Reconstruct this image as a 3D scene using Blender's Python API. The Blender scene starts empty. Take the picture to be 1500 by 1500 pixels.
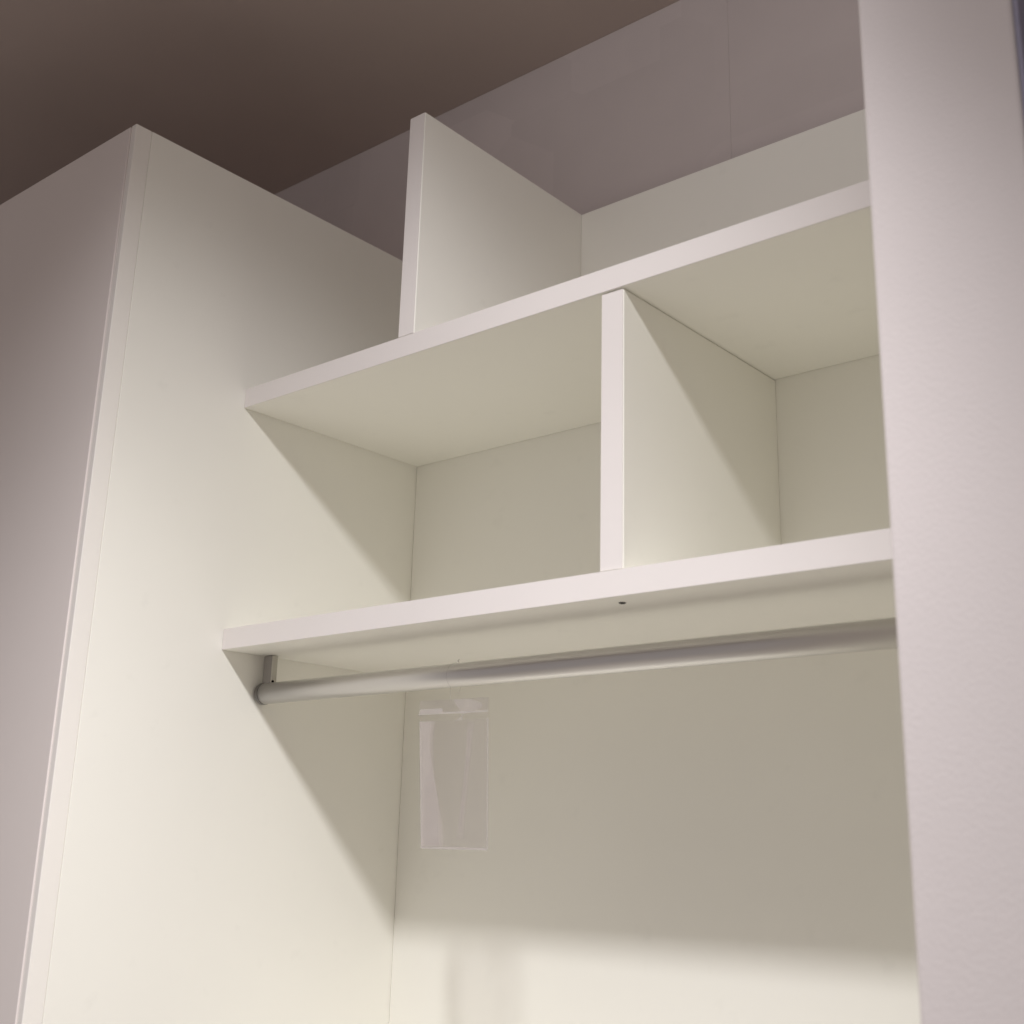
import bpy, bmesh, math, random
from mathutils import Matrix, Vector

random.seed(4)
scene = bpy.context.scene
COL = scene.collection

# ------------------------------------------------------------------ camera
# world axes: x along the shelves, y into the wardrobe, z up.  z = 0 is the top of
# the lower shelf (1.9 m above the floor), y = 0 the shelves' front edge.
cam_data = bpy.data.cameras.new("camera")
cam_data.sensor_width = 36.0
cam_data.sensor_fit = 'HORIZONTAL'
cam_data.lens = 1779.19 / 1500.0 * 36.0
cam_data.shift_x = -0.0482
cam_data.shift_y = -0.0158
cam_data.clip_start = 0.02
cam_data.clip_end = 100.0
cam = bpy.data.objects.new("camera", cam_data)
COL.objects.link(cam)
cam.matrix_world = Matrix((
    (0.784618973, 0.159357227, 0.599148013, 1.42545320),
    (0.619789269, -0.225475791, -0.751679407, -1.03155925),
    (0.015307826, 0.961127433, -0.275680483, -0.28391278),
    (0, 0, 0, 1)))
cam_data.dof.use_dof = True
cam_data.dof.focus_distance = 1.72
cam_data.dof.aperture_fstop = 6.3
scene.camera = cam

# ------------------------------------------------------------------ world, lamp, exposure
world = bpy.data.worlds.new("World")
scene.world = world
world.use_nodes = True
bg = world.node_tree.nodes["Background"]
bg.inputs["Color"].default_value = (1.0, 0.90, 0.89, 1)
bg.inputs["Strength"].default_value = 0.285

# one ceiling spotlight above and in front of the wardrobe, a little left-aimed: a wide
# pool, a tighter core and the stray light that leaves the fitting sideways
LAMP_AT = Vector((1.07, -0.942, 0.985))
LAMP_COL = (1.0, 0.976, 0.990)
def aim(nadir, azimuth):
    n, a = math.radians(nadir), math.radians(azimuth)
    return Vector((math.sin(n) * math.sin(a), math.sin(n) * math.cos(a), -math.cos(n)))
def spot(name, watts, cone, direction):
    d = bpy.data.lights.new(name, 'SPOT')
    d.energy = watts
    d.color = LAMP_COL
    d.spot_size = math.radians(cone)
    d.spot_blend = 1.0
    d.shadow_soft_size = 0.05
    o = bpy.data.objects.new(name, d)
    o.location = LAMP_AT
    o.rotation_euler = direction.to_track_quat('-Z', 'Y').to_euler()
    COL.objects.link(o)
    return o
spot("ceiling_downlight", 144.0, 104, aim(14, -90))
spot("downlight_core", 61.0, 72, aim(42, -42))
spot("downlight_glow", 12.0, 150, Vector((0.04, 1.0, 0.16)))

scene.view_settings.view_transform = 'Standard'
scene.view_settings.look = 'None'
scene.view_settings.exposure = 0.0
scene.view_settings.gamma = 1.0
scene.view_settings.use_curve_mapping = False
scene.render.engine = 'CYCLES'
scene.cycles.max_bounces = 16
scene.cycles.diffuse_bounces = 10
scene.cycles.glossy_bounces = 6
scene.cycles.transparent_max_bounces = 16
scene.cycles.sample_clamp_indirect = 4.0

# ------------------------------------------------------------------ materials
def nodes_of(name):
    m = bpy.data.materials.new(name)
    m.use_nodes = True
    nt = m.node_tree
    return m, nt, nt.nodes["Principled BSDF"]

def surface(name, col, rough, spec=0.4, mottle=0.03, mscale=3.0, bump=0.0, bscale=300.0, detail=2.0, patch=None, smudge=0.0):
    """plain procedural paint: a slow tone drift, optional fine relief"""
    m, nt, b = nodes_of(name)
    N, L = nt.nodes, nt.links
    tc = N.new('ShaderNodeTexCoord')
    n1 = N.new('ShaderNodeTexNoise'); n1.inputs['Scale'].default_value = mscale
    n1.inputs['Detail'].default_value = 4
    L.new(tc.outputs['Object'], n1.inputs['Vector'])
    ramp = N.new('ShaderNodeMapRange')
    ramp.inputs['From Min'].default_value = 0.3; ramp.inputs['From Max'].default_value = 0.7
    ramp.inputs['To Min'].default_value = 1 - mottle; ramp.inputs['To Max'].default_value = 1 + mottle
    L.new(n1.outputs['Fac'], ramp.inputs['Value'])
    mul = N.new('ShaderNodeVectorMath'); mul.operation = 'SCALE'
    mul.inputs[0].default_value = col
    last = ramp.outputs['Result']
    if patch:                                   # roller marks: faint rectangles of paint
        mp = N.new('ShaderNodeMapping'); mp.inputs['Scale'].default_value = patch[0]
        L.new(tc.outputs['Object'], mp.inputs['Vector'])
        vo = N.new('ShaderNodeTexVoronoi'); vo.distance = 'CHEBYCHEV'
        vo.inputs['Scale'].default_value = 1.0
        L.new(mp.outputs['Vector'], vo.inputs['Vector'])
        sep = N.new('ShaderNodeSeparateColor'); L.new(vo.outputs['Color'], sep.inputs['Color'])
        mr = N.new('ShaderNodeMapRange')
        mr.inputs['To Min'].default_value = 1 - patch[1]; mr.inputs['To Max'].default_value = 1 + patch[1]
        L.new(sep.outputs['Red'], mr.inputs['Value'])
        mm = N.new('ShaderNodeMath'); mm.operation = 'MULTIPLY'
        L.new(last, mm.inputs[0]); L.new(mr.outputs['Result'], mm.inputs[1]); last = mm.outputs[0]
    if smudge:                                  # sparse faint finger marks and dust
        n3 = N.new('ShaderNodeTexNoise'); n3.inputs['Scale'].default_value = 26.0
        n3.inputs['Detail'].default_value = 3
        L.new(tc.outputs['Object'], n3.inputs['Vector'])
        m3 = N.new('ShaderNodeMapRange')
        m3.inputs['From Min'].default_value = 0.66; m3.inputs['From Max'].default_value = 0.76
        m3.inputs['To Min'].default_value = 1.0; m3.inputs['To Max'].default_value = 1 - smudge
        L.new(n3.outputs['Fac'], m3.inputs['Value'])
        m4 = N.new('ShaderNodeMath'); m4.operation = 'MULTIPLY'
        L.new(last, m4.inputs[0]); L.new(m3.outputs['Result'], m4.inputs[1]); last = m4.outputs[0]
    L.new(last, mul.inputs['Scale'])
    L.new(mul.outputs[0], b.inputs['Base Color'])
    b.inputs['Roughness'].default_value = rough
    b.inputs['Specular IOR Level'].default_value = spec
    if bump:
        n2 = N.new('ShaderNodeTexNoise'); n2.inputs['Scale'].default_value = bscale
        n2.inputs['Detail'].default_value = detail
        L.new(tc.outputs['Object'], n2.inputs['Vector'])
        bp = N.new('ShaderNodeBump'); bp.inputs['Strength'].default_value = bump
        bp.inputs['Distance'].default_value = 0.001
        L.new(n2.outputs['Fac'], bp.inputs['Height'])
        L.new(bp.outputs['Normal'], b.inputs['Normal'])
    return m

MELAMINE = surface("white_melamine", (0.885, 0.875, 0.815), 0.42, 0.35, 0.014, 2.5, 0.06, 900, smudge=0.028)
EDGE = surface("white_edge_band", (0.80, 0.762, 0.738), 0.35, 0.4, 0.012, 6.0)
TRIM = surface("white_trim", (0.86, 0.835, 0.79), 0.40, 0.35, 0.012, 6.0)
DOOR = surface("white_door_lacquer", (0.79, 0.735, 0.705), 0.40, 0.4, 0.012, 2.0)
PLASTER = surface("painted_plaster", (0.655, 0.610, 0.600), 0.75, 0.25, 0.02, 5.0, 0.30, 330, 3)
WALL = surface("mauve_wall_paint", (0.60, 0.54, 0.53), 0.6, 0.3, 0.04, 4.0, 0.15, 200, 3, ((3.2, 1.0, 4.5), 0.04))
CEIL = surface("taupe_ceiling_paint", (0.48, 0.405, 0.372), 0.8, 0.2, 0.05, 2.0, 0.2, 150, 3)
FLOOR = surface("beige_floor", (0.72, 0.68, 0.62), 0.5, 0.3, 0.06, 3.0)
SLATE = surface("slate_blue", (0.30, 0.29, 0.38), 0.7, 0.3, 0.03, 5.0)
DARK = surface("dark_screw_steel", (0.012, 0.011, 0.010), 0.9, 0.1, 0.02, 50.0)
ZINC_LIT = surface("zinc_lit_side", (0.56, 0.54, 0.48), 0.5, 0.4, 0.03, 40.0)  # paler copy of the bracket zinc, for its lit side
CAP = surface("grey_plastic", (0.20, 0.19, 0.18), 0.5, 0.4, 0.03, 40.0)
BRACKET = surface("grey_zinc", (0.36, 0.34, 0.325), 0.5, 0.4, 0.03, 40.0)
BRACKET.node_tree.nodes["Principled BSDF"].inputs['Metallic'].default_value = 0.15

def metal(name, col, rough):
    m, nt, b = nodes_of(name)
    N, L = nt.nodes, nt.links
    tc = N.new('ShaderNodeTexCoord')
    mp = N.new('ShaderNodeMapping'); mp.inputs['Scale'].default_value = (2, 400, 400)
    L.new(tc.outputs['Object'], mp.inputs['Vector'])
    n = N.new('ShaderNodeTexNoise'); n.inputs['Scale'].default_value = 1.0
    L.new(mp.outputs['Vector'], n.inputs['Vector'])
    r = N.new('ShaderNodeMapRange')
    r.inputs['To Min'].default_value = rough - 0.015; r.inputs['To Max'].default_value = rough + 0.015
    L.new(n.outputs['Fac'], r.inputs['Value'])
    L.new(r.outputs['Result'], b.inputs['Roughness'])
    b.inputs['Base Color'].default_value = (*col, 1)
    b.inputs['Metallic'].default_value = 0.85
    return m
ALU = metal("satin_aluminium", (0.70, 0.688, 0.670), 0.35)

def film(name, haze, gloss, clear=0.995):
    """clear plastic film: mostly see-through, a little milky, glossy"""
    m = bpy.data.materials.new(name); m.use_nodes = True
    nt = m.node_tree; N, L = nt.nodes, nt.links
    N.clear()
    out = N.new('ShaderNodeOutputMaterial')
    tr = N.new('ShaderNodeBsdfTransparent'); tr.inputs['Color'].default_value = (clear, clear - 0.008, clear - 0.002, 1)
    df = N.new('ShaderNodeBsdfDiffuse'); df.inputs['Color'].default_value = (0.86, 0.82, 0.83, 1)
    tl = N.new('ShaderNodeBsdfTranslucent'); tl.inputs['Color'].default_value = (0.86, 0.82, 0.83, 1)
    gl = N.new('ShaderNodeBsdfGlossy'); gl.inputs['Roughness'].default_value = 0.12
    add = N.new('ShaderNodeMixShader'); add.inputs[0].default_value = 0.5
    L.new(df.outputs[0], add.inputs[1]); L.new(tl.outputs[0], add.inputs[2])
    m1 = N.new('ShaderNodeMixShader'); m2 = N.new('ShaderNodeMixShader')
    tc = N.new('ShaderNodeTexCoord')
    n = N.new('ShaderNodeTexNoise'); n.inputs['Scale'].default_value = 30
    L.new(tc.outputs['Object'], n.inputs['Vector'])
    r = N.new('ShaderNodeMapRange')
    r.inputs['To Min'].default_value = haze * 0.8; r.inputs['To Max'].default_value = haze * 1.2
    L.new(n.outputs['Fac'], r.inputs['Value']); L.new(r.outputs['Result'], m1.inputs[0])
    L.new(tr.outputs[0], m1.inputs[1]); L.new(add.outputs[0], m1.inputs[2])
    m2.inputs[0].default_value = gloss
    L.new(m1.outputs[0], m2.inputs[1]); L.new(gl.outputs[0], m2.inputs[2])
    L.new(m2.outputs[0], out.inputs['Surface'])
    return m
FILM = film("clear_film", 0.05, 0.04, 0.968)
FILM_SOFT = film("film_sheen", 0.12, 0.03)  # hazier film, the bag's reflection put into its colour
FILM_THIN = film("film_haze_thin", 0.065, 0.03)
FILM_EDGE = film("film_weld", 0.40, 0.06)
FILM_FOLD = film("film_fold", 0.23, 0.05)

# ------------------------------------------------------------------ helpers
def link(name, bm, mat, parent=None, smooth=False):
    me = bpy.data.meshes.new(name)
    bm.to_mesh(me); bm.free()
    if smooth:
        for p in me.polygons: p.use_smooth = True
    me.materials.append(mat)
    o = bpy.data.objects.new(name, me)
    COL.objects.link(o)
    if parent is not None:
        # parents sit unrotated, unscaled: keep world coordinates by undoing their location
        o.parent = parent
        o.matrix_parent_inverse = Matrix.Translation(-world_loc(parent))
    return o

def world_loc(o):
    v = Vector((0, 0, 0))
    while o is not None:
        v = v + o.location + (o.matrix_parent_inverse.translation if o.parent else Vector((0, 0, 0)))
        o = o.parent
    return v

def thing(name, label, cat, loc, group=None):
    o = bpy.data.objects.new(name, None)
    o.empty_display_size = 0.05
    o.location = loc
    COL.objects.link(o)
    o['label'] = label; o['category'] = cat
    if group: o['group'] = group
    return o

def box_bm(x0, x1, y0, y1, z0, z1, bev=0.0008, seg=2):
    bm = bmesh.new()
    bmesh.ops.create_cube(bm, size=1.0)
    for v in bm.verts:
        v.co = Vector((x0 if v.co.x < 0 else x1, y0 if v.co.y < 0 else y1, z0 if v.co.z < 0 else z1))
    if bev > 0:
        bmesh.ops.bevel(bm, geom=list(bm.edges), offset=bev, segments=seg, profile=0.5, affect='EDGES')
    bmesh.ops.recalc_face_normals(bm, faces=bm.faces)
    return bm

def box(name, lim, mat, parent=None, bev=0.0008, seg=2):
    return link(name, box_bm(*lim, bev=bev, seg=seg), mat, parent)

def structure(o):
    o['kind'] = 'structure'
    return o

def lathe_x(rings, cy, cz, seg=64):
    """surface of revolution about an x-parallel axis; rings = [(x, r)]"""
    bm = bmesh.new()
    prev = None
    for x, r in rings:
        cur = [bm.verts.new((x, cy + r * math.cos(2 * math.pi * k / seg), cz + r * math.sin(2 * math.pi * k / seg))) for k in range(seg)]
        if prev:
            for k in range(seg):
                bm.faces.new((prev[k], prev[(k + 1) % seg], cur[(k + 1) % seg], cur[k]))
        prev = cur
    bmesh.ops.recalc_face_normals(bm, faces=bm.faces)
    return bm

# ------------------------------------------------------------------ dimensions
YB = 0.36          # front of the back panels
T = 0.0298         # shelf thickness
ZU = 0.3594        # top of the upper shelf
TOP = 0.693        # top of all carcass panels
PF = -0.2263       # front of the tall cabinet and of the pillar
PX0, PX1 = 1.0842, 1.2089
CEILZ = 1.0395
WY = 0.392
FZ = -1.9
G = 0.0007         # joint gap

# ------------------------------------------------------------------ setting
structure(box("floor", (-3.2, 3.2, -2.6, 1.2, FZ - 0.05, FZ), FLOOR, bev=0))
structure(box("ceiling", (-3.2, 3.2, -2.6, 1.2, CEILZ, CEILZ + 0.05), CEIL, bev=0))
wall = structure(box("back_wall", (-3.2, 3.2, WY + 0.012, WY + 0.1, FZ + 0.002, CEILZ - 0.001), WALL, bev=0))
for x0, x1 in ((-1.272, -0.3316), (-0.3316, 0.609), (0.609, 1.5496)):
    box("panel", (x0 + 0.0001, x1 - 0.0001, WY, WY + 0.011, FZ + 0.004, CEILZ - 0.0002), WALL, wall, bev=0.0005)

pillar = structure(box("wall_pillar", (PX0, PX1 - 0.004, PF, WY - 0.002, FZ + 0.001, CEILZ - 0.001), PLASTER, bev=0.004, seg=4))
box("side_face", (PX1 - 0.0038, PX1, PF + 0.0015, WY - 0.004, FZ + 0.002, CEILZ - 0.002), SLATE, pillar, bev=0.001)  # separate dark blue-grey skin on the right face

# ------------------------------------------------------------------ tall cabinet on the left
cab = thing("tall_cabinet", "tall closed white cabinet with a flat door, left of the open shelves", "cabinet", (-0.25, 0.1, FZ))
box("side_panel", (-0.018, 0.0, -0.2005, YB + 0.016, FZ + 0.003, TOP), MELAMINE, cab)
box("trim_strip", (-0.0115, 0.0, PF, -0.2008, FZ + 0.003, TOP), TRIM, cab, bev=0.0012, seg=3)
box("door", (-1.20, -0.603, PF - 0.0018, -0.205, FZ + 0.06, TOP - 0.002), DOOR, cab, bev=0.001, seg=3)
door = box("door", (-0.60, -0.0119, PF - 0.0018, -0.205, FZ + 0.06, TOP - 0.002), DOOR, cab, bev=0.001, seg=3)
box("top_panel", (-1.20, -0.019, -0.2, YB + 0.016, TOP - 0.022, TOP - 0.003), MELAMINE, cab)
box("back_panel", (-1.20, -0.019, YB + 0.004, YB + 0.015, FZ + 0.003, TOP - 0.023), MELAMINE, cab)

# ------------------------------------------------------------------ open shelving
unit = thing("open_wardrobe", "open white wardrobe interior with two long shelves and upright dividers", "wardrobe", (0.54, 0.18, FZ))
XR = PX0 - 0.001
box("back_panel", (G, XR, YB, YB + 0.016, FZ + 0.003, TOP), MELAMINE, unit)
box("side_panel", (XR - 0.018, XR, 0.0, YB - G, FZ + 0.003, TOP), MELAMINE, unit)
XR -= 0.0188
upper = box("shelf", (G, XR, 0.0008, YB - G, ZU - T, ZU), MELAMINE, unit)
upper['label'] = "upper white shelf"
box("edge_band", (G, XR, 0.0, 0.0008 - 0.0001, ZU - T + 0.0004, ZU - 0.0004), EDGE, upper, bev=0)
lower = box("shelf", (G, XR, 0.0008, YB - G, -T, 0.0), MELAMINE, unit)
lower['label'] = "lower white shelf above the clothes rail"
box("edge_band", (G, XR, 0.0, 0.0007, -T + 0.0004, -0.0004), EDGE, lower, bev=0)

low = box("shelf", (G, XR, 0.0, YB - G, -0.70 - T, -0.70), MELAMINE, unit)  # out of view, added to throw light up under the shelves
low['label'] = "unseen low shelf, added to bounce light upward"

d1 = box("divider", (0.3201, 0.3493, 0.0018, YB - G, ZU + G, TOP), MELAMINE, unit, bev=0.0012, seg=3)
d1['label'] = "upright divider on top of the upper shelf"
box("edge_band", (0.3211, 0.3483, 0.0008, 0.0017, ZU + 0.001, TOP - 0.001), EDGE, d1, bev=0)
d2 = box("divider", (0.6556, 0.6869, 0.0035, YB - G, G, ZU - T - 0.0012), MELAMINE, unit, bev=0.0012, seg=3)
d2['label'] = "upright divider between the two shelves"
box("edge_band", (0.6566, 0.6859, 0.0025, 0.0034, 0.001, ZU - T - 0.002), EDGE, d2, bev=0)

# countersunk screw in the underside of the lower shelf, below the divider
bm = bmesh.new()
bmesh.ops.create_cone(bm, cap_ends=True, segments=20, radius1=0.0030, radius2=0.0046, depth=0.0012)
bmesh.ops.translate(bm, verts=bm.verts, vec=(0.6655, 0.0316, -T - 0.0004))
link("screw", bm, DARK, lower)

# ------------------------------------------------------------------ clothes rail
RY, RZ, RR = 0.074, -0.0838, 0.0148
rail = thing("clothes_rail", "round satin aluminium clothes rail hung under the lower shelf", "clothes rail", (0.54, RY, RZ - RR))
link("tube", lathe_x([(0.0097, RR * 0.72), (0.0097, RR - 0.0006), (0.0103, RR), (XR - 0.004, RR), (XR - 0.004, RR * 0.72)], RY, RZ), ALU, rail, smooth=True)
link("end_cap", lathe_x([(0.0030, 0.0001), (0.0030, RR - 0.0002), (0.0038, RR + 0.0006), (0.0092, RR + 0.0006), (0.0096, RR - 0.0002), (0.0096, 0.0001)], RY, RZ), CAP, rail, smooth=False)
brk = box("bracket", (0.0050, 0.0225, RY - 0.004, RY + 0.005, RZ + RR - 0.002, -T - 0.0006), BRACKET, rail, bev=0.0008)
box("lit_side", (0.0227, 0.0257, RY - 0.0036, RY + 0.0046, RZ + RR - 0.001, -T - 0.0008), ZINC_LIT, brk, bev=0.0004)  # paler plate added to make the bracket's right side look lit
bm = bmesh.new()
bmesh.ops.create_uvsphere(bm, u_segments=12, v_segments=8, radius=0.0020)
bmesh.ops.translate(bm, verts=bm.verts, vec=(0.0262, RY - 0.0020, RZ + RR + 0.0012))
link("screw", bm, DARK, brk, smooth=True)
box("bracket", (XR - 0.0185, XR - 0.0035, RY - 0.004, RY + 0.010, RZ + RR - 0.002, -T - 0.0006), BRACKET, rail, bev=0.0012)

# ------------------------------------------------------------------ clear plastic bag on the rail
bag = thing("plastic_bag", "small clear plastic bag hanging by a thread from the rail", "plastic bag", (0.385, RY, -0.292))
TL, TR = Vector((0.3195, RY, -0.1123)), Vector((0.4372, RY, -0.1142))
BL, BR = Vector((0.3340, RY, -0.2916)), Vector((0.4435, RY, -0.2924))
def bag_pt(u, v, off):
    """u left to right, v top to bottom, off towards the viewer"""
    p = TL.lerp(TR, u).lerp(BL.lerp(BR, u), v)
    p.y -= off
    return p

def sheet(name, u0, u1, v0, v1, fn, mat, parent, nu=18, nv=26):
    bm = bmesh.new()
    g = []
    for j in range(nv + 1):
        v = v0 + (v1 - v0) * j / nv
        a = u0(v) if callable(u0) else u0
        b = u1(v) if callable(u1) else u1
        g.append([bm.verts.new(bag_pt(a + (b - a) * i / nu, v, fn(a + (b - a) * i / nu, v))) for i in range(nu + 1)])
    for j in range(nv):
        for i in range(nu):
            bm.faces.new((g[j][i], g[j + 1][i], g[j + 1][i + 1], g[j][i + 1]))
    bmesh.ops.recalc_face_normals(bm, faces=bm.faces)
    return link(name, bm, mat, parent, smooth=True)

def bulge(u, v):
    e = max(0.0, math.sin(math.pi * min(max(u, 0), 1))) ** 0.6
    t = min(1.0, max(0.0, (v - 0.14) / 0.10)) * min(1.0, max(0.0, (1.0 - v) / 0.05))
    wob = 1 + 0.35 * math.sin(7 * u + 3.2 * v) + 0.2 * math.sin(13 * u - 5 * v)
    return 0.0022 * e * t * wob
front = sheet("pouch_front", 0.0, 1.0, 0.142, 1.0, lambda u, v: 0.0003 + bulge(u, v), FILM, bag)
back = sheet("pouch_back", 0.0, 1.0, 0.0, 1.0, lambda u, v: -0.0003 - 0.7 * bulge(1 - u, v), FILM, bag)
sheet("header_flap", 0.01, 1.0, 0.0, 0.098, lambda u, v: 0.0012 + 0.0008 * math.sin(9 * u), FILM, bag, 16, 4)
sheet("fold_sheen", lambda v: 0.53 + 0.9 * v, lambda v: 0.72 + 0.2 * math.sin(30 * v), 0.004, 0.15, lambda u, v: 0.0028 + 0.002 * math.sin(25 * u + 20 * v), FILM_FOLD, back, 8, 8)
sheet("fold_sheen", 0.02, 0.36, 0.060, 0.092, lambda u, v: 0.0024, FILM_EDGE, back, 8, 2)
# welded edges; hazy film down the left side stands in for a reflection
sheet("weld", 0.0, 0.018, 0.142, 1.0, lambda u, v: 0.0006, FILM_EDGE, front, 1, 12)
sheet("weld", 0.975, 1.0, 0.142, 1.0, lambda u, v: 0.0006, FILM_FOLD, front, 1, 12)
sheet("weld", 0.018, 0.975, 0.984, 1.0, lambda u, v: 0.0006, FILM_EDGE, front, 12, 1)
sheet("weld", 0.0, 1.0, 0.088, 0.100, lambda u, v: 0.0024, FILM_EDGE, back, 12, 1)
for k in range(3):                              # hazy film layers, each a little narrower
    sheet("fold_sheen", 0.02, lambda v, k=k: 0.225 - 0.022 * k + 0.02 * math.sin(9 * v + k) + 0.21 * max(0.0, v - 0.30) ** 1.1, 0.145, 0.982,
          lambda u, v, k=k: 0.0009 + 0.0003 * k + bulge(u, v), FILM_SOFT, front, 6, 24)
    sheet("fold_sheen", lambda v, k=k: 0.70 - 0.10 * v + 0.02 * k + 0.03 * math.sin(5 * v), lambda v, k=k: 0.80 - 0.10 * v - 0.02 * k + 0.03 * math.sin(4 * v + 1),
          0.16 + 0.05 * k, 0.93 - 0.04 * k, lambda u, v, k=k: 0.0011 + 0.0003 * k + bulge(u, v), FILM_THIN, front, 4, 24)
# thread from the header up and round the rail
def tube(pts, r, seg=8):
    bm = bmesh.new()
    prev = None
    for k, p in enumerate(pts):
        a = pts[max(k - 1, 0)]; b = pts[min(k + 1, len(pts) - 1)]
        q = (b - a).to_track_quat('Z', 'Y')
        cur = [bm.verts.new(p + q @ Vector((r * math.cos(2 * math.pi * i / seg), r * math.sin(2 * math.pi * i / seg), 0))) for i in range(seg)]
        if prev:
            for i in range(seg):
                bm.faces.new((prev[i], prev[(i + 1) % seg], cur[(i + 1) % seg], cur[i]))
        prev = cur
    return bm
pts = [Vector((0.3785, RY, -0.1215)), Vector((0.3765, RY - 0.004, -0.112))]
for k in range(13):
    a = math.radians(250 - 320 * k / 12)
    pts.append(Vector((0.3775 + 0.0006 * k, RY + (RR + 0.0006) * math.cos(a), RZ + (RR + 0.0006) * math.sin(a))))
pts += [Vector((0.3845, RY + 0.003, -0.108)), Vector((0.3800, RY - 0.001, -0.119))]
link("thread", tube(pts, 0.00012), FILM_EDGE, bag, smooth=True)
kn = [Vector((0.3862 + 0.0006 * math.sin(k * 1.3), RY - 0.002 + 0.0012 * math.cos(k * 1.3), RZ + RR + 0.0004 + 0.0007 * k)) for k in range(7)]
link("knot", tube(kn, 0.0004), FILM_EDGE, bag, smooth=True)
